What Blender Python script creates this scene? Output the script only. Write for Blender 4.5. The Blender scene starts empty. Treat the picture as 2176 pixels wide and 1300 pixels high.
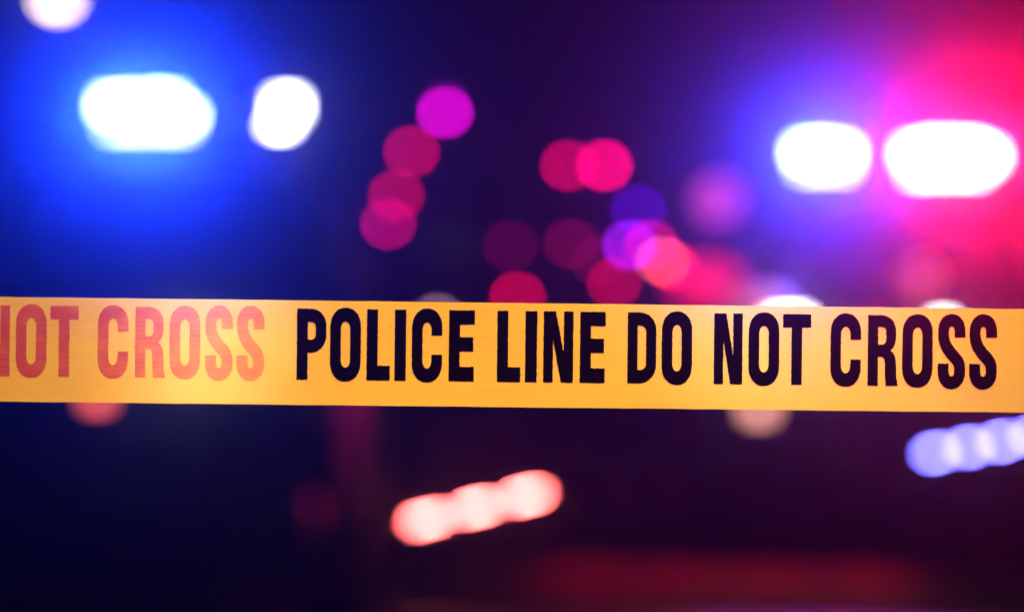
import bpy, bmesh, math, random
from mathutils import Vector, Matrix
random.seed(11)
R = math.radians
S = bpy.context.scene
C = S.collection

# ------------------------------------------------------------------ camera
FOC = 1.74                      # metres from lens to the tape
cam_d = bpy.data.cameras.new('camera'); cam = bpy.data.objects.new('camera', cam_d); C.objects.link(cam)
cam.location = (0, 0, 1.2); cam.rotation_euler = (R(90), 0, 0)
cam_d.sensor_width = 36; cam_d.lens = 85; cam_d.clip_start = .05; cam_d.clip_end = 500
cam_d.dof.use_dof = True; cam_d.dof.focus_distance = FOC; cam_d.dof.aperture_fstop = 2.15
cam_d.dof.aperture_ratio = 0.91
S.camera = cam
# ------------------------------------------------------------------ sky, moon
W = bpy.data.worlds.new('World'); S.world = W; W.use_nodes = True
nt = W.node_tree; bg = nt.nodes['Background']
sky = nt.nodes.new('ShaderNodeTexSky'); sky.sky_type = 'NISHITA'; sky.sun_disc = False
sky.sun_elevation = R(-4); sky.sun_rotation = R(200)
nt.links.new(sky.outputs[0], bg.inputs[0]); bg.inputs[1].default_value = 0.02
sun_d = bpy.data.lights.new('moon', 'SUN'); sun_d.energy = .002; sun_d.angle = R(.5); sun_d.color = (.7, .8, 1)
sun = bpy.data.objects.new('moon', sun_d); C.objects.link(sun); sun.rotation_euler = (R(40), 0, R(20))
# ------------------------------------------------------------------ render / exposure
S.view_settings.view_transform = 'Standard'; S.view_settings.look = 'None'
S.view_settings.exposure = 0; S.view_settings.gamma = 1
cy = S.cycles
cy.use_denoising = True
try: cy.denoiser = 'OPENIMAGEDENOISE'; cy.denoising_input_passes = 'RGB_ALBEDO_NORMAL'; cy.denoising_prefilter = 'ACCURATE'
except Exception: pass
cy.use_adaptive_sampling = False
cy.max_bounces = 6; cy.diffuse_bounces = 2; cy.glossy_bounces = 3; cy.transmission_bounces = 4; cy.volume_bounces = 0
cy.transparent_max_bounces = 8; cy.caustics_reflective = False; cy.caustics_refractive = False
cy.sample_clamp_indirect = 4; cy.sample_clamp_direct = 0
cy.light_sampling_threshold = 0

# a warm spot is added above, out of frame, to light the tape
def light(name, kind, loc, target, energy, color, size=0.0, cone=60, blend=1.0, parent=None):
    d = bpy.data.lights.new(name, kind); d.energy = energy; d.color = color
    if kind in ('SPOT', 'POINT'): d.shadow_soft_size = size
    if kind == 'SPOT': d.spot_size = R(cone); d.spot_blend = blend
    o = bpy.data.objects.new(name, d); C.objects.link(o); o.location = loc
    if target is not None:
        o.rotation_euler = (Vector(target) - Vector(loc)).to_track_quat('-Z', 'Y').to_euler()
    if parent is not None: o.parent = parent
    return o
TAPE_LIGHT = 600
light('street_lamp_glow', 'SPOT', (.55, .25, 2.85), (.03, 1.76, 1.16), TAPE_LIGHT, (1, .80, .50), .25, 34, .9)

# ------------------------------------------------------------------ helpers
FPX = 85 / 36 * 2176
def at(px, py, D):              # a place seen at (px, py), D metres away
    return Vector(((px - 1088) / FPX * D, D, 1.2 - (py - 650) / FPX * D))
def tag(o, label=None, cat=None, group=None, kind=None):
    if label: o['label'] = label
    if cat: o['category'] = cat
    if group: o['group'] = group
    if kind: o['kind'] = kind
    return o
def empty(name, loc=(0, 0, 0), rz=0):
    o = bpy.data.objects.new(name, None); C.objects.link(o); o.location = loc; o.rotation_euler = (0, 0, rz); return o
def obj(name, bm, mat, parent=None, smooth=False, bevel=0):
    me = bpy.data.meshes.new(name)
    bmesh.ops.recalc_face_normals(bm, faces=bm.faces[:])
    bm.to_mesh(me); bm.free()
    if smooth:
        for p in me.polygons: p.use_smooth = True
    me.materials.append(mat)
    o = bpy.data.objects.new(name, me); C.objects.link(o)
    if parent is not None: o.parent = parent
    if bevel:
        b = o.modifiers.new('b', 'BEVEL'); b.width = bevel; b.segments = 2; b.limit_method = 'ANGLE'; b.angle_limit = R(40)
    return o
def box(bm, c, s, rot=None):
    m = Matrix.Translation(c) @ (rot.to_4x4() if rot else Matrix()) @ Matrix.Diagonal((s[0], s[1], s[2], 1))
    bmesh.ops.create_cube(bm, size=1, matrix=m)
def tube(bm, pts, r, n=10, r2=None):
    pts = [Vector(p) for p in pts]; rings = []
    for i, p in enumerate(pts):
        a = pts[max(i - 1, 0)]; b = pts[min(i + 1, len(pts) - 1)]
        t = (b - a).normalized(); u = t.cross(Vector((0, 0, 1)))
        if u.length < 1e-3: u = Vector((1, 0, 0))
        u.normalize(); v = t.cross(u)
        rr = r if r2 is None else r + (r2 - r) * i / (len(pts) - 1)
        rings.append([bm.verts.new(p + (u * math.cos(k * 2 * math.pi / n) + v * math.sin(k * 2 * math.pi / n)) * rr) for k in range(n)])
    loft(bm, rings)
def loft(bm, rings, caps=True):
    n = len(rings[0])
    for a, b in zip(rings, rings[1:]):
        for k in range(n): bm.faces.new((a[k], a[(k + 1) % n], b[(k + 1) % n], b[k]))
    if caps:
        bm.faces.new(rings[0]); bm.faces.new(rings[-1][::-1])
def rrect(hw, z0, z1, rad, n=4, top=None):
    """rounded rectangle in x/z; top = half width at the top"""
    top = hw if top is None else top; out = []
    for cx, cz, a0 in ((top - rad, z1 - rad, 0), (-top + rad, z1 - rad, 90), (-hw + rad, z0 + rad, 180), (hw - rad, z0 + rad, 270)):
        for k in range(n + 1):
            a = R(a0 + 90 * k / n); out.append((cx + rad * math.cos(a), cz + rad * math.sin(a)))
    return out
def lathe_x(bm, cx, cy_, cz, prof, n=28):       # profile of (x, r) spun round an axle along x
    rings = [[bm.verts.new((cx + x, cy_ + r * math.cos(k * 2 * math.pi / n), cz + r * math.sin(k * 2 * math.pi / n))) for k in range(n)] for x, r in prof]
    loft(bm, rings)
def dome(bm, c, r, flat=.5, axis='y', n=16, m=5):     # a lamp lens bulging towards the camera (-y) or down (-z)
    rings = []
    for i in range(m + 1):
        a = i / m * math.pi / 2 * .97
        rr = r * math.cos(a); h = r * flat * math.sin(a)
        if axis == 'y': ring = [bm.verts.new((c[0] + rr * math.cos(k * 2 * math.pi / n), c[1] - h, c[2] + rr * math.sin(k * 2 * math.pi / n))) for k in range(n)]
        else: ring = [bm.verts.new((c[0] + rr * math.cos(k * 2 * math.pi / n), c[1] + rr * math.sin(k * 2 * math.pi / n), c[2] - h)) for k in range(n)]
        rings.append(ring)
    loft(bm, rings)

# ------------------------------------------------------------------ materials
def mat(name, col, rough=.5, metal=0, spec=.5, noise=0, nscale=30, bump=0, coat=0):
    m = bpy.data.materials.new(name); m.use_nodes = True; n = m.node_tree; b = n.nodes['Principled BSDF']
    b.inputs['Base Color'].default_value = (*col, 1); b.inputs['Roughness'].default_value = rough
    b.inputs['Metallic'].default_value = metal; b.inputs['Specular IOR Level'].default_value = spec
    b.inputs['Coat Weight'].default_value = coat
    if noise or bump:
        tc = n.nodes.new('ShaderNodeTexCoord'); t = n.nodes.new('ShaderNodeTexNoise'); t.inputs['Scale'].default_value = nscale; t.inputs['Detail'].default_value = 6
        n.links.new(tc.outputs['Object'], t.inputs['Vector'])
        if noise:
            r = n.nodes.new('ShaderNodeValToRGB')
            r.color_ramp.elements[0].color = tuple(c * (1 - noise) for c in col) + (1,); r.color_ramp.elements[1].color = tuple(min(1, c * (1 + noise)) for c in col) + (1,)
            r.color_ramp.elements[0].position = .3; r.color_ramp.elements[1].position = .7
            n.links.new(t.outputs['Fac'], r.inputs[0]); n.links.new(r.outputs[0], b.inputs['Base Color'])
        if bump:
            bp = n.nodes.new('ShaderNodeBump'); bp.inputs['Strength'].default_value = bump; bp.inputs['Distance'].default_value = .01
            n.links.new(t.outputs['Fac'], bp.inputs['Height']); n.links.new(bp.outputs[0], b.inputs['Normal'])
    return m
def lamp_mat(name, col, strength):
    m = bpy.data.materials.new(name); m.use_nodes = True; b = m.node_tree.nodes['Principled BSDF']
    b.inputs['Base Color'].default_value = (.6, .6, .6, 1); b.inputs['Roughness'].default_value = .2
    b.inputs['Emission Color'].default_value = (*col, 1); b.inputs['Emission Strength'].default_value = strength
    return m
M_PAINT = mat('black_paint', (.010, .010, .012), .65, spec=.06, noise=.2)
M_WHITE = mat('door_dark_paint', (.012, .012, .015), .8, spec=.05)
M_ROOF = mat('roof_paint', (.012, .012, .014), .7, spec=.1)
M_DARK = mat('dark_trim', (.02, .02, .02), .6, noise=.3)
M_GLASS = mat('window_glass', (.008, .01, .012), .06, spec=.8)
M_SIDE = mat('tinted_side_glass', (.006, .007, .008), .45, spec=.1)
M_RUB = mat('tyre_rubber', (.012, .012, .012), .95, spec=.05, noise=.3)
M_RIM = mat('wheel_steel', (.015, .015, .015), .95, 0, spec=.05)
M_STEEL = mat('push_bar_steel', (.05, .05, .05), .4, .6)
M_HOUS = mat('lamp_housing', (.012, .012, .013), .8, spec=.1)
M_CLEAR = mat('unlit_lens', (.25, .25, .27), .15)
M_POLE = mat('galvanised_pole', (.18, .18, .18), .5, .7, noise=.2)

# ------------------------------------------------------------------ setting
def asphalt():
    m = mat('asphalt', (.045, .045, .048), .5)
    n = m.node_tree; b = n.nodes['Principled BSDF']
    tc = n.nodes.new('ShaderNodeTexCoord')
    f = n.nodes.new('ShaderNodeTexNoise'); f.inputs['Scale'].default_value = 90; f.inputs['Detail'].default_value = 8
    w = n.nodes.new('ShaderNodeTexNoise'); w.inputs['Scale'].default_value = .6; w.inputs['Detail'].default_value = 3
    for t in (f, w): n.links.new(tc.outputs['Object'], t.inputs['Vector'])
    r = n.nodes.new('ShaderNodeValToRGB'); r.color_ramp.elements[0].color = (.025, .025, .027, 1); r.color_ramp.elements[1].color = (.075, .073, .072, 1)
    n.links.new(f.outputs['Fac'], r.inputs[0]); n.links.new(r.outputs[0], b.inputs['Base Color'])
    mr = n.nodes.new('ShaderNodeMapRange'); mr.inputs[1].default_value = .35; mr.inputs[2].default_value = .65; mr.inputs[3].default_value = .5; mr.inputs[4].default_value = .8
    n.links.new(w.outputs['Fac'], mr.inputs[0]); n.links.new(mr.outputs[0], b.inputs['Roughness'])
    bp = n.nodes.new('ShaderNodeBump'); bp.inputs['Strength'].default_value = .6; bp.inputs['Distance'].default_value = .01
    n.links.new(f.outputs['Fac'], bp.inputs['Height']); n.links.new(bp.outputs[0], b.inputs['Normal'])
    return m
bm = bmesh.new(); bmesh.ops.create_grid(bm, x_segments=8, y_segments=8, size=150, matrix=Matrix.Translation((0, 60, -.004)))
tag(obj('ground', bm, mat('dark_verge', (.03, .035, .02), .9, noise=.5, nscale=5)), kind='structure')
bm = bmesh.new(); bmesh.ops.create_grid(bm, x_segments=2, y_segments=2, size=1, matrix=Matrix.Translation((0, 60, 0)) @ Matrix.Diagonal((11, 75, 1, 1)))
tag(obj('road', bm, asphalt()), kind='structure')
bm = bmesh.new()
for k in range(16): box(bm, (.55, 7 + k * 7, .002), (.12, 3, .004))
for x in (-7.0, 7.6): box(bm, (x, 60, .002), (.12, 140, .004))
tag(obj('road_marking', bm, mat('road_paint', (.55, .55, .5), .6, noise=.3)), kind='structure')

# ------------------------------------------------------------------ police tape
PX = FOC / FPX                       # metres per photo pixel at the tape
def tape_pt(u, v, off=0.0):
    """u, v in photo pixels (v down) -> a point on the tape, off = metres towards the camera"""
    s = (u - 1088) / 1088
    yaw = .016 * s
    wav = .0016 * math.sin(s * 3.1 + .6) + .0007 * math.sin(s * 9 + v * .012) + .0009 * math.cos((v - 750) / 111 * 1.4)
    D = FOC + yaw + wav
    return Vector(((u - 1088) * PX * (D / FOC), D - off, 1.2 - (v - 650) * PX * (D / FOC)))
def tape_top(u): return 630.5 + .0119 * u
def tape_bot(u): return 853.0 + .0107 * u
bm = bmesh.new(); NU, NV = 300, 12
U0, U1 = -4600, 6800
cols = []
for i in range(NU + 1):
    u = U0 + (U1 - U0) * i / NU
    jt = random.uniform(-.35, .35); jb = random.uniform(-.35, .35)
    cols.append([tape_pt(u, tape_top(u) + jt + (tape_bot(u) + jb - tape_top(u) - jt) * j / NV) for j in range(NV + 1)])
front = [[bm.verts.new(p) for p in c] for c in cols]
for i in range(NU):
    for j in range(NV): bm.faces.new((front[i][j], front[i][j + 1], front[i + 1][j + 1], front[i + 1][j]))

def film(name, col, tcol, transl, rough, scatter, ink=0.0):
    """thin plastic film: diffuse front, light passing through spread wide plus a narrow forward part"""
    m = bpy.data.materials.new(name); m.use_nodes = True; n = m.node_tree
    for x in list(n.nodes):
        if x.type == 'BSDF_PRINCIPLED': n.nodes.remove(x)
    out = n.nodes['Material Output']
    tc = n.nodes.new('ShaderNodeTexCoord')
    mp = n.nodes.new('ShaderNodeMapping'); mp.inputs['Scale'].default_value = (60, 60, 900)
    t = n.nodes.new('ShaderNodeTexNoise'); t.inputs['Scale'].default_value = 1; t.inputs['Detail'].default_value = 5
    n.links.new(tc.outputs['Object'], mp.inputs[0]); n.links.new(mp.outputs[0], t.inputs['Vector'])
    t2 = n.nodes.new('ShaderNodeTexNoise'); t2.inputs['Scale'].default_value = 14; t2.inputs['Detail'].default_value = 4
    n.links.new(tc.outputs['Object'], t2.inputs['Vector'])
    mx = n.nodes.new('ShaderNodeMath'); mx.operation = 'ADD'; n.links.new(t.outputs['Fac'], mx.inputs[0]); n.links.new(t2.outputs['Fac'], mx.inputs[1])
    r = n.nodes.new('ShaderNodeValToRGB'); k = .08 if ink == 0 else ink
    r.color_ramp.elements[0].position = .6; r.color_ramp.elements[1].position = 1.0 + .3
    mx2 = n.nodes.new('ShaderNodeMath'); mx2.operation = 'MULTIPLY'; mx2.inputs[1].default_value = .9
    n.links.new(mx.outputs[0], mx2.inputs[0])
    r.color_ramp.elements[0].color = tuple(c * (1 - k) for c in col) + (1,); r.color_ramp.elements[1].color = tuple(min(1, c * (1 + k)) for c in col) + (1,)
    n.links.new(mx2.outputs[0], r.inputs[0])
    bp = n.nodes.new('ShaderNodeBump'); bp.inputs['Strength'].default_value = .4; bp.inputs['Distance'].default_value = .0004
    n.links.new(t.outputs['Fac'], bp.inputs['Height'])
    mp3 = n.nodes.new('ShaderNodeMapping'); mp3.inputs['Scale'].default_value = (5, 5, 26); mp3.inputs['Rotation'].default_value = (0, R(9), 0)
    t3 = n.nodes.new('ShaderNodeTexNoise'); t3.noise_type = 'RIDGED_MULTIFRACTAL'; t3.inputs['Scale'].default_value = 1; t3.inputs['Detail'].default_value = 3
    n.links.new(tc.outputs['Object'], mp3.inputs[0]); n.links.new(mp3.outputs[0], t3.inputs['Vector'])
    bp2 = n.nodes.new('ShaderNodeBump'); bp2.inputs['Strength'].default_value = .5; bp2.inputs['Distance'].default_value = .0012
    n.links.new(t3.outputs['Fac'], bp2.inputs['Height']); n.links.new(bp.outputs[0], bp2.inputs['Normal']); bp = bp2
    d = n.nodes.new('ShaderNodeBsdfDiffuse'); n.links.new(r.outputs[0], d.inputs[0])
    tr = n.nodes.new('ShaderNodeBsdfTranslucent'); tr.inputs[0].default_value = (*tcol, 1)
    rf = n.nodes.new('ShaderNodeBsdfRefraction'); rf.inputs['Color'].default_value = (.95, .64, .22, 1); rf.inputs['IOR'].default_value = 1.14; rf.inputs['Roughness'].default_value = .55
    rf.distribution = 'BECKMANN'
    a = n.nodes.new('ShaderNodeMixShader'); a.inputs[0].default_value = transl; n.links.new(d.outputs[0], a.inputs[1]); n.links.new(tr.outputs[0], a.inputs[2])
    b = n.nodes.new('ShaderNodeMixShader'); b.inputs[0].default_value = scatter; n.links.new(a.outputs[0], b.inputs[1]); n.links.new(rf.outputs[0], b.inputs[2])
    g = n.nodes.new('ShaderNodeBsdfGlossy'); g.inputs['Roughness'].default_value = rough; g.inputs['Color'].default_value = (1, 1, 1, 1)
    fr = n.nodes.new('ShaderNodeFresnel'); fr.inputs[0].default_value = 1.45
    c_ = n.nodes.new('ShaderNodeMixShader'); n.links.new(fr.outputs[0], c_.inputs[0]); n.links.new(b.outputs[0], c_.inputs[1]); n.links.new(g.outputs[0], c_.inputs[2])
    for s_ in (d, g): n.links.new(bp.outputs[0], s_.inputs['Normal'])
    n.links.new(c_.outputs[0], out.inputs['Surface'])
    return m
M_TAPE = film('yellow_plastic_film', (.97, .525, .003), (.95, .50, .10), .25, .35, .26)
def ink(name, c0, c1, rough, gloss, dcol, dmix):
    """ink lets through c0..c1 of the light from the film below, in streaks along the tape"""
    m = bpy.data.materials.new(name); m.use_nodes = True; n = m.node_tree
    n.nodes.remove(n.nodes['Principled BSDF']); out = n.nodes['Material Output']
    tc = n.nodes.new('ShaderNodeTexCoord'); mp = n.nodes.new('ShaderNodeMapping'); mp.inputs['Scale'].default_value = (35, 35, 1500)
    t = n.nodes.new('ShaderNodeTexNoise'); t.inputs['Scale'].default_value = 1; t.inputs['Detail'].default_value = 6
    n.links.new(tc.outputs['Object'], mp.inputs[0]); n.links.new(mp.outputs[0], t.inputs['Vector'])
    t2 = n.nodes.new('ShaderNodeTexNoise'); t2.inputs['Scale'].default_value = 70; t2.inputs['Detail'].default_value = 5
    n.links.new(tc.outputs['Object'], t2.inputs['Vector'])
    ad = n.nodes.new('ShaderNodeMath'); ad.operation = 'ADD'; n.links.new(t.outputs['Fac'], ad.inputs[0]); n.links.new(t2.outputs['Fac'], ad.inputs[1])
    hf = n.nodes.new('ShaderNodeMath'); hf.operation = 'MULTIPLY'; hf.inputs[1].default_value = .5; n.links.new(ad.outputs[0], hf.inputs[0])
    sx = n.nodes.new('ShaderNodeSeparateXYZ'); n.links.new(tc.outputs['Object'], sx.inputs[0])
    mr = n.nodes.new('ShaderNodeMapRange'); mr.inputs[1].default_value = -.38; mr.inputs[2].default_value = -.16; mr.inputs[3].default_value = -.12; mr.inputs[4].default_value = .08
    n.links.new(sx.outputs[0], mr.inputs[0])      # the ink wears thinner along the repeat
    a2 = n.nodes.new('ShaderNodeMath'); a2.operation = 'ADD'; n.links.new(hf.outputs[0], a2.inputs[0]); n.links.new(mr.outputs[0], a2.inputs[1]); hf = a2
    r = n.nodes.new('ShaderNodeValToRGB'); r.color_ramp.elements[0].position = .38; r.color_ramp.elements[1].position = .62
    r.color_ramp.elements[0].color = (*c0, 1); r.color_ramp.elements[1].color = (*c1, 1); n.links.new(hf.outputs[0], r.inputs[0])
    tp = n.nodes.new('ShaderNodeBsdfTransparent'); n.links.new(r.outputs[0], tp.inputs[0])
    d = n.nodes.new('ShaderNodeBsdfDiffuse'); d.inputs[0].default_value = (*dcol, 1)
    g = n.nodes.new('ShaderNodeBsdfGlossy'); g.inputs['Roughness'].default_value = rough
    m1 = n.nodes.new('ShaderNodeMixShader'); m1.inputs[0].default_value = dmix; n.links.new(tp.outputs[0], m1.inputs[1]); n.links.new(d.outputs[0], m1.inputs[2])
    m2 = n.nodes.new('ShaderNodeMixShader'); m2.inputs[0].default_value = gloss; n.links.new(m1.outputs[0], m2.inputs[1]); n.links.new(g.outputs[0], m2.inputs[2])
    n.links.new(m2.outputs[0], out.inputs['Surface']); return m
M_INK = ink('black_ink', (.004, .001, .03), (.012, .003, .06), 0.3, .008, (.005, .001, .012), .35)
M_FADE = ink('faded_red_ink', (.80, .37, .80), (.94, .60, .85), .35, .02, (.6, .1, .12), .06)
tape = empty('police_tape', (0, FOC, 1.16))
tag(tape, 'yellow plastic police line tape stretched across the picture with black capitals', 'barrier tape')
def under(o, p):
    o.parent = p; o.matrix_parent_inverse = Matrix.Translation(-p.location); return o
under(obj('tape_strip', bm, M_TAPE, smooth=True), tape)

# lettering: outlines in photo pixels, y down, H = cap height
H = 150.5; ST = 23.0
def arc(cx, cy, rx, ry, a0, a1, n=14, pw=1.0):
    out = []
    for k in range(n + 1):
        a = R(a0 + (a1 - a0) * k / n); c, s = math.cos(a), math.sin(a)
        out.append((cx + rx * math.copysign(abs(c) ** pw, c), cy + ry * math.copysign(abs(s) ** pw, s)))
    return out
def oval(x0, x1, y0, y1, ry, pw=.92):
    cx = (x0 + x1) / 2; rx = (x1 - x0) / 2
    return arc(cx, y0 + ry, rx, ry, 180, 360, 20, pw) + arc(cx, y1 - ry, rx, ry, 0, 180, 20, pw)
def bez(p0, p1, p2, p3, n=14):
    return [tuple(((1 - t) ** 3) * a + 3 * (1 - t) ** 2 * t * b + 3 * (1 - t) * t * t * c + t ** 3 * d for a, b, c, d in zip(p0, p1, p2, p3)) for t in [k / n for k in range(n + 1)]]
def g_I(w): return [[(0, 0), (w, 0), (w, H), (0, H)]]
def g_L(w): return [[(0, 0), (ST, 0), (ST, H - 31), (w, H - 31), (w, H), (0, H)]]
def g_E(w): return [[(0, 0), (w, 0), (w, 30), (ST, 30), (ST, 57), (w - 3, 57), (w - 3, 87), (ST, 87), (ST, 120), (w - 1, 120), (w - 1, H), (0, H)]]
def g_T(w): c = w / 2 - .5; return [[(0, 0), (w, 0), (w, 29), (c + 11.3, 29), (c + 11.3, H), (c - 11.3, H), (c - 11.3, 29), (0, 29)]]
def g_N(w): return [[(0, 0), (25.5, 0), (w - 20, 88), (w - 20, 0), (w, 0), (w, H), (w - 25.5, H), (20, 60), (20, H), (0, H)]]
def g_O(w): return [oval(0, w, -3, H + 3, 42), oval(22.5, w - 22.5, 26, H - 26, 17, 1)]
def g_D(w):
    o = [(0, 0), (w - 38, 0)] + arc(w - 38, 42, 38, 42, 270, 360, 12, .9) + arc(w - 38, H - 42, 38, 42, 0, 90, 12, .9) + [(0, H)]
    i = [(21, 28), (w - 34, 28)] + arc(w - 34, 42, 12.5, 14, 270, 360, 8) + arc(w - 34, H - 42, 12.5, 14, 0, 90, 8) + [(21, H - 28)]
    return [o, i]
def g_P(w):
    o = [(0, 0), (w - 34, 0)] + arc(w - 34, 38, 34, 38, 270, 360, 12, .95) + arc(w - 34, 55, 34, 38, 0, 90, 12, .95) + [(ST, 93), (ST, H), (0, H)]
    i = [(ST, 28), (w - 32, 28)] + arc(w - 32, 38, 9.5, 10, 270, 360, 7) + arc(w - 32, 55, 9.5, 11, 0, 90, 7) + [(ST, 66)]
    return [o, i]
def g_R(w):
    o = [(0, 0), (w - 36, 0)] + arc(w - 36, 36, 32, 36, 270, 360, 12, .95) + bez((w - 4, 40), (w - 4, 60), (w - 8, 70), (w - 16, 75)) + \
        bez((w - 16, 75), (w - 6, 82), (w - 4.5, 92), (w - 4, 106)) + [(w - 3, 132), (w, H), (w - 25.5, H), (w - 27, 132), (w - 28, 106)] + \
        bez((w - 28, 106), (w - 28, 94), (w - 30, 89), (w - 37, 89), 8) + [(22, 89), (22, H), (0, H)]
    i = [(22, 26), (w - 34, 26)] + arc(w - 34, 36, 8.5, 10, 270, 360, 7) + arc(w - 34, 52, 8.5, 10.5, 0, 90, 7) + [(22, 62.5)]
    return [o, i]
def g_C(w):
    o = arc(w / 2, 39, w / 2, 42, 0, -180, 24, .92) + arc(w / 2, H - 39, w / 2, 42, 180, 0, 24, .92)
    o = [(w, 53.5)] + o + [(w, 95), (w - 22.5, 95)]
    i = arc(w / 2, H - 43, w / 2 - 22.5, 17, 0, 180, 14) + arc(w / 2, 43, w / 2 - 22.5, 17, 180, 360, 14) + [(w - 22.5, 53.5)]
    return [o + i]
def g_S(w):
    h = 11.6; xr = w - h; xl = h
    c = [(xr, 46), (xr, 40)] + arc(w / 2, 34, w / 2 - h, 24.5, 0, -180, 18, .95)[1:] + \
        bez((xl, 34), (xl, 62), (w * .36, 70), (w * .53, 83), 12)[1:] + bez((w * .53, 83), (w * .70, 94), (xr, 98), (xr, 118), 12)[1:] + \
        arc(w / 2 - .0, H - 33, w / 2 - h, 24.5, 0, 180, 18, .95)[1:] + [(xl, H - 42), (xl, H - 49)]
    L, Rr = [], []
    for k, p in enumerate(c):
        a = c[max(k - 1, 0)]; b = c[min(k + 1, len(c) - 1)]
        dx, dy = b[0] - a[0], b[1] - a[1]; l = math.hypot(dx, dy) or 1
        hh = h + 2.4 * abs(dx / l) ** 1.5
        L.append((p[0] - dy / l * hh, p[1] + dx / l * hh)); Rr.append((p[0] + dy / l * hh, p[1] - dx / l * hh))
    return [L + Rr[::-1]]
GL = dict(I=g_I, L=g_L, E=g_E, T=g_T, N=g_N, O=g_O, D=g_D, P=g_P, R=g_R, C=g_C, S=g_S)
TEXT = [('P', 632, 694.3), ('O', 702.7, 767.7), ('L', 780.6, 829.8), ('I', 840, 863.7), ('C', 876.3, 940.6), ('E', 955, 1009.4),
        ('L', 1057.6, 1107), ('I', 1117.3, 1142), ('N', 1156, 1219), ('E', 1233.6, 1287.4), ('D', 1334.6, 1395.4), ('O', 1407, 1471.5),
        ('N', 1518, 1578.6), ('O', 1591.5, 1656.7), ('T', 1664.3, 1724.3), ('C', 1765.4, 1830.2), ('R', 1844.7, 1909), ('O', 1918, 1982.8),
        ('S', 1993.6, 2052), ('S', 2060.5, 2119.3)]
PERIOD = 1556.5
SL = .0112
def rough_loop(pts, amp):
    out = []; n = len(pts)
    for k in range(n):
        a, b = pts[k], pts[(k + 1) % n]; l = math.hypot(b[0] - a[0], b[1] - a[1])
        if l < .01: continue
        m = max(1, int(l / 1.6)); nx, ny = -(b[1] - a[1]) / l, (b[0] - a[0]) / l
        for j in range(m):
            if out and j == 0 and math.hypot(a[0] - out[-1][0], a[1] - out[-1][1]) < .8: continue
            t = j / m; q = random.gauss(0, amp) if (m > 1 and j) else 0
            if random.random() < .012: q *= 3
            out.append((a[0] + (b[0] - a[0]) * t + nx * q, a[1] + (b[1] - a[1]) * t + ny * q))
    return out
def lettering(name, items, material, amp, specks=0, off=.0005):
    bm = bmesh.new()
    for ch, x0, x1, shift in items:
        cu = bpy.data.curves.new(name, 'CURVE'); cu.dimensions = '2D'; cu.fill_mode = 'BOTH'
        for loop in GL[ch](x1 - x0):
            fin = []
            for (x, y) in rough_loop(loop, amp):
                X = x0 + shift + x
                fin.append(((X - y * SL) / 1000, (648.1 + SL * X + y) / 1000, 0, 1))
            sp = cu.splines.new('POLY'); sp.points.add(len(fin) - 1); sp.use_cyclic_u = True
            for p, q in zip(sp.points, fin): p.co = q
        tmp = bpy.data.objects.new('tmp', cu); C.objects.link(tmp)
        dg = bpy.context.evaluated_depsgraph_get(); dg.update()
        me = bpy.data.meshes.new_from_object(tmp.evaluated_get(dg))
        for v in me.vertices: v.co = tape_pt(v.co.x * 1000, v.co.y * 1000, off)
        bm.from_mesh(me); bpy.data.objects.remove(tmp); bpy.data.curves.remove(cu); bpy.data.meshes.remove(me)
        for _ in range(specks):
            sx = x0 + shift + random.choice([random.uniform(-6, 3), x1 - x0 + random.uniform(-3, 6), random.uniform(0, x1 - x0)]); sy = 650 + SL * sx + random.uniform(-3, H + 8)
            rr = random.uniform(.3, .95)
            bm.faces.new([bm.verts.new(tape_pt(sx + rr * math.cos(k * math.pi / 3) * random.uniform(.5, 1.3), sy + rr * math.sin(k * math.pi / 3) * random.uniform(.6, 1.8), off * 1.6)) for k in range(6)])
    me = bpy.data.meshes.new(name); bm.to_mesh(me); bm.free(); me.materials.append(material)
    o = bpy.data.objects.new(name, me); C.objects.link(o); under(o, tape); return o
black = [(c, a, b, 0) for c, a, b in TEXT] + [(c, a, b, PERIOD) for c, a, b in TEXT]
fade = [(c, a, b, -PERIOD) for c, a, b in TEXT]
lettering('lettering', black, M_INK, .38, 3)
fl = lettering('faded_lettering', fade, M_FADE, .45, 2)
fl['label'] = 'faded reddish words NOT CROSS at the left end'

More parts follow.
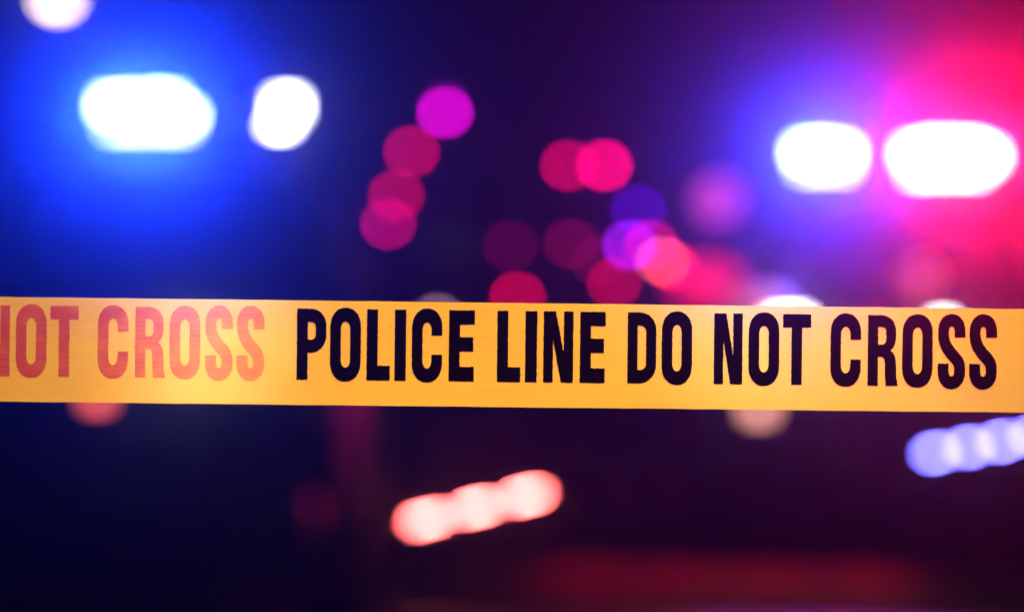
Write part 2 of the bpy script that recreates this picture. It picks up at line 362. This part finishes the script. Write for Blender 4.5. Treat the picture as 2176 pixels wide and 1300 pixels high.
# ------------------------------------------------------------------ police cars
def led(parent, name, c, size, material, label=None):
    """a lamp module: lens proud of its housing"""
    bm = bmesh.new(); box(bm, c, size)
    o = obj(name, bm, material, parent, bevel=min(size) * .2)
    if label: o['label'] = label
    return o
def make_suv(root, lit, push, extra):
    """front at y = 0 facing the camera; lit = list of (x, w, material) modules of the roof bar"""
    # lower body: sections along y
    bm = bmesh.new(); rings = []
    for y, hw, z0, z1, rd in ((0, .80, .42, .86, .12), (.06, .90, .34, .96, .14), (.25, .97, .30, 1.03, .14), (.9, 1.0, .28, 1.10, .14), (1.45, 1.0, .27, 1.16, .12),
                              (3.0, 1.0, .27, 1.16, .12), (4.4, .99, .30, 1.15, .12), (4.85, .95, .36, 1.10, .14), (4.95, .86, .45, 1.0, .14)):
        rings.append([bm.verts.new((x, y, z)) for x, z in rrect(hw, z0, z1, rd)])
    loft(bm, rings); obj('body', bm, M_PAINT, root, True)
    # cabin
    bm = bmesh.new(); rings = []
    for z, hw, y0, y1, rd in ((1.12, .88, 1.25, 4.85, .12), (1.35, .81, 1.55, 4.78, .12), (1.80, .67, 2.10, 4.6, .12), (1.89, .63, 2.3, 4.5, .12), (1.925, .58, 2.5, 4.35, .12)):
        pts = rrect(hw, 0, y1 - y0, rd); rings.append([bm.verts.new((x, y0 + t, z)) for x, t in pts])
    loft(bm, rings); obj('cabin', bm, M_ROOF, root, True)
    # windscreen, 6 mm proud of the cabin front
    bm = bmesh.new()
    def quad(pts, th):
        pts = [Vector(p) for p in pts]; nrm = (pts[1] - pts[0]).cross(pts[3] - pts[0]).normalized() * th
        a = [bm.verts.new(p) for p in pts]; b = [bm.verts.new(p + nrm) for p in pts]
        bm.faces.new(a); bm.faces.new(b[::-1])
        for k in range(4): bm.faces.new((a[k], b[k], b[(k + 1) % 4], a[(k + 1) % 4]))
    quad([(-.78, 1.33, 1.20), (.78, 1.33, 1.20), (.59, 2.04, 1.77), (-.59, 2.04, 1.77)], .03); obj('windscreen', bm, M_GLASS, root)
    for s in (-1, 1):
        for y0, y1, t0, t1 in ((1.75, 2.75, 2.2, 2.75), (2.83, 3.75, 2.83, 3.75), (3.83, 4.65, 3.83, 4.45)):
            bm = bmesh.new(); quad([(s * .855, y0, 1.2), (s * .855, y1, 1.2), (s * .70, t1, 1.74), (s * .70, t0, 1.74)], s * -.02); obj('side_window', bm, M_SIDE, root)
        # door panels with handles, mirror
        for y0, y1 in ((1.75, 2.78), (2.80, 3.75)):
            bm = bmesh.new(); box(bm, (s * 1.0, (y0 + y1) / 2, .74), (.02, y1 - y0, .72)); d = obj('door', bm, M_WHITE, root, bevel=.008)
            bm = bmesh.new(); box(bm, (s * 1.02, y1 - .15, 1.0), (.03, .16, .03)); obj('handle', bm, M_DARK, d, bevel=.008)
        bm = bmesh.new(); box(bm, (s * 1.07, 1.62, 1.22), (.22, .10, .15)); box(bm, (s * .96, 1.66, 1.17), (.12, .05, .05)); mr = obj('wing_mirror', bm, M_PAINT, root, bevel=.03)
        # headlamp, tail lamp
        bm = bmesh.new(); box(bm, (s * .72, .10, .86), (.34, .16, .15)); hl = obj('headlight', bm, M_CLEAR, root, bevel=.03)
        bm = bmesh.new(); box(bm, (s * .86, 4.9, .95), (.16, .08, .32)); obj('tail_light', bm, mat('tail_red', (.25, .01, .01), .2) if 'tail_red' not in bpy.data.materials else bpy.data.materials['tail_red'], root, bevel=.02)
        for y in (.98, 3.95):
            bm = bmesh.new(); lathe_x(bm, s * .885, y, .37, [(-.115, .24), (-.115, .33), (-.09, .368), (.09, .368), (.115, .33), (.115, .24)]); ty = obj('wheel', bm, M_RUB, root, True)
            bm = bmesh.new(); lathe_x(bm, s * .885, y, .37, [(-.08, .05), (-.08, .235), (.10, .235), (.112, .22), (.09, .12), (.105, .05)]); obj('rim', bm, M_RIM, ty)
            bm = bmesh.new(); lathe_x(bm, s * .90, y, .40, [(-.1, .43), (.105, .43), (.105, .40), (-.1, .40)]); obj('wheel_arch', bm, M_DARK, root)
    bm = bmesh.new()
    for k in range(6): box(bm, (0, .02, .62 + k * .05), (.96, .06, .02))
    box(bm, (0, .045, .74), (.98, .04, .36)); obj('grille', bm, M_DARK, root, bevel=.004)
    bm = bmesh.new(); box(bm, (0, -.02, .45), (1.72, .16, .18)); obj('bumper', bm, M_DARK, root, bevel=.05)
    # push bar in front of the grille
    bm = bmesh.new()
    for s in (-1, 1): tube(bm, [(s * .40, -.12, .38), (s * .40, -.20, .55), (s * .40, -.20, .95), (s * .38, -.16, 1.04)], .03)
    for z in (.55, .78, 1.03): tube(bm, [(-.52, -.2, z), (.52, -.2, z)], .024)
    obj('push_bar', bm, M_STEEL, root, True)
    for (x, z, w, h, m, lab) in push:
        bm = bmesh.new(); box(bm, (x, -.235, z), (w + .02, .05, h + .02)); hs = obj('push_bar_lamp', bm, M_HOUS, root, bevel=.006)
        led(hs, 'lens', (x, -.268, z), (w, .02, h), m, lab)
    # roof bar: base with feet, clear cover ends, modules
    bm = bmesh.new(); box(bm, (0, 2.50, 1.957), (1.30, .42, .034))
    for s in (-1, 1): box(bm, (s * .5, 2.55, 1.94), (.06, .2, .05))
    bar = obj('light_bar', bm, M_HOUS, root, bevel=.012)
    bm = bmesh.new(); box(bm, (0, 2.57, 2.055), (1.18, .20, .09)); obj('cover', bm, M_HOUS, bar, bevel=.03)
    for (x, z, w, h, m, lab) in lit:
        led(bar, 'lamp_module', (x, 2.375 if z > 1.98 else 2.25, z), (w, .03, h), m, lab)
    for f in extra: f(root)
    return root

L_BLUE = lamp_mat('blue_lamp_white_hot', (.6, .85, 1), 18)
L_BLUE2 = lamp_mat('blue_lamp_cyan', (.80, .9, 1), 9)
L_RED = lamp_mat('red_lamp_white_hot', (1, .85, .72), 18)
L_RED2 = lamp_mat('red_lamp_pale', (1, .78, .68), 17)
L_WHITE = lamp_mat('white_lamp', (1, 1, .98), 16)
L_WHITE2 = lamp_mat('white_lamp_dim', (.9, .92, 1), 24)
L_FOG = lamp_mat('warm_lamp', (1, .40, .32), 3)
L_FOGR = lamp_mat('dim_red_lamp', (1, .12, .08), 3)

XL, DL = -1.54, 11.0
suv1 = empty('police_car', (XL, DL - 2.45, 0))
tag(suv1, 'dark police car at left whose roof bar flashes blue only, above the faded tape words', 'police car', 'police cars facing the tape')
def blue_glow(E, x0, x1, n=2):
    def f(root):
        for k in range(n):
            x = x0 + (x1 - x0) * (k + .5) / n
            light('blue_beam', 'SPOT', (x, 2.33, 2.06), (x * .6 + .3, -6, 1.6), E / n, (.004, .031, 1), 0, 46, .3, root)
    return f
def white_glow(E, x, z, y=2.33, col=(.8, .85, 1)):
    def f(root): light('white_beam', 'SPOT', (x, y, z), (x + .6, -6, z - .3), E, col, 0, 40, .6, root)
    return f
def core_glow(E, x, z, col, y=2.33, cone=13):
    def f(root):
        p = Matrix.Rotation(root.rotation_euler.z, 3, 'Z') @ Vector((x, y, z)) + root.location
        t = Matrix.Rotation(-root.rotation_euler.z, 3, 'Z') @ (Vector((0, 0, 1.2)) - root.location)
        light('lamp_beam', 'SPOT', (x, y, z), tuple(t), E, col, 0, cone, 1, root)
    return f
def red_glow(E, x0, x1, n=2):
    def f(root):
        for k in range(n):
            x = x0 + (x1 - x0) * (k + .5) / n
            light('red_beam', 'SPOT', (x, 2.33, 2.06), (x * .6 - .8, -6, 1.6), E / n, (1, .001, .03), 0, 46, .3, root)
    return f
lm = []
for x, z, w, h in ((-.275, 2.105, .08, .09), (-.19, 2.11, .08, .09), (-.075, 2.115, .08, .09), (.00, 2.11, .07, .09), (.07, 2.06, .06, .07)): lm.append((x, z, w, h, L_BLUE, None))
for x in (-.24, -.14, -.04, .04): lm.append((x, 2.00, .09, .03, L_BLUE2, None))
lm.append((.522, 2.10, .10, .095, L_WHITE, 'white takedown lamp')); lm.append((.49, 2.015, .08, .035, L_WHITE2, None))
EB, ER = 3600, 2900
make_suv(suv1, lm, [(.43, 1.06, .10, .08, L_WHITE, None), (.12, .885, .07, .06, L_FOGR, 'dim red lamp')],
         [blue_glow(EB, -.33, .07), white_glow(.6, .52, 2.08), core_glow(12, -.12, 2.06, (.8, .85, 1)), core_glow(5, .52, 2.06, (.6, .5, 1)), core_glow(10, .43, 1.06, (1, .85, .6), -.30, 8)])

XR, DR = 2.15, 13.6
YAW = R(-10)
suv2 = empty('police_car', (XR + 2.45 * math.sin(YAW), DR - 2.45 * math.cos(YAW), 0), YAW)
tag(suv2, 'dark police car at right whose roof bar flashes both blue and red', 'police car', 'police cars facing the tape')
lm = []
for x, z in ((-.50, 2.065), (-.40, 2.07), (-.29, 2.055)): lm.append((x, z, .085, .10, L_BLUE, None))
for x in (-.48, -.39, -.29): lm.append((x, 1.965, .08, .04, L_BLUE2, None))
for x, z in ((.11, 2.05), (.21, 2.07), (.33, 2.065), (.43, 2.06), (.51, 2.03)): lm.append((x, z, .09, .10, L_RED, None))
for x in (.14, .24, .34, .44): lm.append((x, 1.935, .09, .04, L_RED2, None))
k2 = (DR - 2.7) / DR
make_suv(suv2, lm, [(-.425, 1.12, .16, .07, L_WHITE, None), (.265, 1.105, .08, .06, L_WHITE, None), (-.56, .735, .10, .09, L_FOG, 'warm lamp')],
         [blue_glow(EB * .62, -.5, -.25), red_glow(ER, .30, .62), core_glow(9, -.4, 2.06, (.7, .8, 1)), core_glow(6, .3, 2.06, (1, .75, .65)), core_glow(10, -.44, 1.12, (1, .85, .8), -.30, 8), core_glow(7, .24, 1.10, (1, .5, .4), -.30, 8)])

for k in range(4): light('red_road_fill', 'SPOT', (-1.35 + k * .42, -.12, .30), (-1.4 + k * .42, -.35, 0), 6.5, (1, .004, .02), .2, 110, .8, suv2)  # red spots added to tint the road; the car has no such lamps
# glowing domes added in place of soft reflections on the right-hand car
def reflection_on(root, name, px, py, D, w, h, col, strength):
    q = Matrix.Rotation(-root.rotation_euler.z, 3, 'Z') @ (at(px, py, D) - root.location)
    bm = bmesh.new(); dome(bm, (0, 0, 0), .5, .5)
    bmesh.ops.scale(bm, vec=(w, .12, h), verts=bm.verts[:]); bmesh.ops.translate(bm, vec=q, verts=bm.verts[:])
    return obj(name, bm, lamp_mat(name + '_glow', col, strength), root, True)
reflection_on(suv2, 'pillar_reflection', 1525, 425, 12.6, .20, .22, (1, .08, .62), .75)
reflection_on(suv2, 'wing_reflection', 1500, 600, 12.2, .34, .22, (1, .0, .07), 1.2)
reflection_on(suv2, 'front_reflection', 1955, 592, 12.4, .15, .16, (1, .10, .12), .9)
reflection_on(suv2, 'front_reflection', 1620, 648, 11.6, .24, .14, (1, .2, .3), .9)
# ------------------------------------------------------------------ rescue truck behind
def place_lamp(parent, name, p, r, material, label=None):
    bm = bmesh.new(); dome(bm, (p[0] - parent.location.x, p[1] - parent.location.y, p[2] - parent.location.z), r)
    o = obj(name, bm, material, parent, True)
    if label: o['label'] = label
    return o
DT = 26.0
def hue(name, rgb, px_diam, coc=(100, 92), gain=1.0):
    """lamp brightness so that its defocused disc reaches the colour rgb (sRGB 0..255)"""
    lin = [((c / 255 + .055) / 1.055) ** 2.4 if c > 10 else c / 255 / 12.92 for c in rgb]
    frac = px_diam ** 2 / (coc[0] * coc[1]); mx = max(lin)
    return lamp_mat(name, [c / mx for c in lin], mx / frac * gain)
truck = empty('rescue_truck', (at(1075, 650, DT).x, DT, 0))
tag(truck, 'dark box-bodied truck with red and magenta lamps between the two police cars', 'truck')
bm = bmesh.new(); box(bm, (0, 3.0, 1.75), (2.45, 5.2, 2.7)); obj('box_body', bm, M_PAINT, truck, bevel=.08)
bm = bmesh.new(); box(bm, (0, 6.7, 1.3), (2.2, 2.0, 1.7)); obj('cab', bm, M_PAINT, truck, bevel=.2)
for s in (-1, 1):
    bm = bmesh.new(); box(bm, (s * .57, .385, 1.55), (1.08, .03, 2.1)); d = obj('rear_door', bm, M_DARK, truck, bevel=.01)
    bm = bmesh.new(); box(bm, (s * .57, .365, 2.05), (.5, .02, .5)); obj('window', bm, M_GLASS, d)
    for y in (1.6, 6.4):
        bm = bmesh.new(); lathe_x(bm, s * 1.0, y, .42, [(-.13, .2), (-.13, .38), (-.1, .42), (.1, .42), (.13, .38), (.13, .2)]); w = obj('wheel', bm, M_RUB, truck, True)
        bm = bmesh.new(); lathe_x(bm, s * 1.0, y, .42, [(-.1, .04), (-.1, .2), (.12, .2), (.1, .04)]); obj('rim', bm, M_RIM, w)
bm = bmesh.new(); box(bm, (0, .25, .5), (2.3, .25, .16)); obj('step', bm, M_STEEL, truck, bevel=.02)
bm = bmesh.new(); tube(bm, [(-.68, .6, 3.09), (-.68, .45, 3.2), (-.68, .37, 3.28)], .03); obj('lamp_bracket', bm, M_STEEL, truck)
TL = DT + .34
for (px, py, rgb, r, D) in ((946, 240, (215, 0, 200), .04, TL), (945, 222, (60, 0, 70), .04, TL), (875, 322, (172, 0, 68), .04, TL), (842, 416, (165, 0, 55), .04, TL), (825, 476, (160, 0, 85), .035, TL),
                            (1208, 352, (190, 0, 75), .04, TL), (1285, 352, (255, 0, 110), .045, TL), (1085, 522, (70, 0, 38), .04, TL), (1214, 518, (95, 0, 45), .04, TL),
                            (1100, 632, (180, 0, 58), .04, TL), (930, 678, (120, 80, 100), .04, TL)):
    nm = 'lamp_%d_%d_%d' % rgb
    m = hue(nm, rgb, 2 * r * FPX / D * .95, gain=1.15)
    place_lamp(truck, 'warning_lamp', at(px, py, D), r, m)

# ------------------------------------------------------------------ patrol car further back
DP = 20.0
pc = empty('patrol_car', (at(1400, 650, DP).x, DP, 0))
tag(pc, 'dark patrol car far back with purple, red and orange lamps, beside the truck', 'police car')
bm = bmesh.new(); rings = []
for y, hw, z0, z1 in ((0, .78, .4, .75), (.1, .88, .32, .85), (1.2, .92, .28, .98), (3.6, .92, .28, 1.0), (4.7, .85, .35, .98), (4.8, .75, .45, .9)):
    rings.append([bm.verts.new((x, y, z)) for x, z in rrect(hw, z0, z1, .12)])
loft(bm, rings); obj('body', bm, M_PAINT, pc, True)
bm = bmesh.new(); rings = []
for z, hw, y0, y1 in ((.95, .84, 1.2, 4.3), (1.4, .64, 1.95, 3.7), (1.47, .55, 2.1, 3.55)):
    rings.append([bm.verts.new((x, y0 + t, z)) for x, t in rrect(hw, 0, y1 - y0, .1)])
loft(bm, rings); obj('cabin', bm, M_GLASS, pc, True)
for s in (-1, 1):
    bm = bmesh.new(); box(bm, (s * .66, .06, .68), (.3, .1, .13)); obj('headlight', bm, M_CLEAR, pc, bevel=.02)
    for y in (.95, 3.8):
        bm = bmesh.new(); lathe_x(bm, s * .82, y, .33, [(-.1, .2), (-.1, .3), (-.08, .33), (.08, .33), (.1, .3), (.1, .2)]); w = obj('wheel', bm, M_RUB, pc, True)
        bm = bmesh.new(); lathe_x(bm, s * .82, y, .33, [(-.08, .04), (-.08, .2), (.09, .2), (.08, .04)]); obj('rim', bm, M_RIM, w)
bm = bmesh.new(); box(bm, (0, 2.6, 1.52), (1.1, .28, .08)); bar = obj('light_bar', bm, M_HOUS, pc, bevel=.02)
bm = bmesh.new(); tube(bm, [(-.22, 2.6, 1.5), (-.22, 2.6, 2.1)], .02); tube(bm, [(-.27, 2.62, 1.95), (.1, 2.62, 1.8)], .015); obj('lamp_mast', bm, M_STEEL, pc)
for (px, py, rgb, r) in ((1356, 446, (60, 0, 165), .032), (1338, 521, (150, 20, 225), .032), (1384, 521, (190, 0, 110), .032), (1409, 555, (190, 75, 75), .032),
                         (1428, 565, (225, 0, 60), .032), (1306, 600, (170, 0, 50), .032), (1272, 555, (80, 0, 36), .032)):
    m = hue('lamp_%d_%d_%d' % rgb, rgb, 2 * r * FPX / DP * .95)
    place_lamp(pc, 'warning_lamp', at(px, py, DP - .05), r, m)

# ------------------------------------------------------------------ portable warning strips on the road
def strip(name, lab, p0, p1, n, D, w, h, material, feet):
    a, b = at(*p0, D), at(*p1, D); c = (a + b) / 2
    t = empty(name, (c.x, D, 0)); tag(t, lab, 'warning light', 'warning light strips')
    d = (b - a); L = d.length; ang = math.atan2(d.z, d.x); rot = Matrix.Rotation(-ang, 3, 'Y')
    bm = bmesh.new(); box(bm, (0, .05, c.z), (L * (n / max(n - 1, 1)) + .03, .05, h + .05), rot); box(bm, (0, -.01, c.z - h / 2 - .016), (L * (n / max(n - 1, 1)) + .03, .10, .008), rot); obj('housing', bm, M_HOUS, t, bevel=.01)  # second box is a lip added to shade the road below the lamps
    for k in range(n):
        q = a + d * (k / max(n - 1, 1)) - Vector((c.x, D, 0))
        bm = bmesh.new(); box(bm, (q.x, .015, q.z), (w, .02, h), rot); obj('lamp_module', bm, material, t, bevel=.006)
    for s in (-1, 1):
        x = s * L * .4; z = c.z + s * L * .4 * math.sin(ang) - .02
        bm = bmesh.new(); tube(bm, [(x, .06, z), (x, .06, .02)], .014); tube(bm, [(x, -.12, .015), (x, .26, .015)], .014); obj('leg', bm, M_STEEL, t)
    return t
M_RS = lamp_mat('red_strip_lamp', (1, .13, .12), 118)
M_BS = lamp_mat('blue_strip_lamp', (.14, .13, 1), 115)
st = strip('warning_light_strip', 'low strip of three glowing red lamps on the road, under POLICE', (908, 1103), (1119, 1053), 3, 10.4, .118, .014, M_RS, 1)

strip('warning_light_strip', 'strip of pale blue lamps at the right edge, below the tape', (1990, 962), (2270, 914), 5, 10.4, .065, .014, M_BS, 1)

# ------------------------------------------------------------------ street lamp, top left
DS = 40.0
p = at(122, 10, DS)
sl = empty('street_lamp', (p.x - 1.6, DS, 0)); tag(sl, 'street lamp glowing warm white in the top left corner', 'street lamp')
bm = bmesh.new(); tube(bm, [(0, 0, 0), (0, 0, 3), (0, 0, p.z + .1)], .09, r2=.05); obj('pole', bm, M_POLE, sl, True)
bm = bmesh.new(); tube(bm, [(0, 0, p.z + .05), (.6, 0, p.z + .22), (1.4, 0, p.z + .2)], .035); obj('arm', bm, M_POLE, sl, True)
bm = bmesh.new(); box(bm, (1.6, 0, p.z + .16), (.6, .28, .09)); hd = obj('lamp_head', bm, M_POLE, sl, bevel=.03)
bm = bmesh.new(); dome(bm, (1.6, 0, p.z + .11), .2, .9, 'z'); obj('lens', bm, lamp_mat('street_lens', (1, .74, .38), 15), hd, True)

# ------------------------------------------------------------------ haze
hz = bpy.data.materials.new('haze_air'); hz.use_nodes = True; n = hz.node_tree
for x in list(n.nodes):
    if x.type == 'BSDF_PRINCIPLED': n.nodes.remove(x)
pv = n.nodes.new('ShaderNodeVolumePrincipled'); pv.inputs['Density'].default_value = .0027; pv.inputs['Anisotropy'].default_value = .975
pv.inputs['Color'].default_value = (.9, .9, .9, 1); pv.inputs['Density Attribute'].default_value = ''
n.links.new(pv.outputs[0], n.nodes['Material Output'].inputs['Volume'])
hz.cycles.homogeneous_volume = True; hz.cycles.volume_sampling = 'MULTIPLE_IMPORTANCE'
bm = bmesh.new(); box(bm, (0, 24, 3.9), (44, 60, 9.8)); tag(obj('haze', bm, hz), kind='stuff')
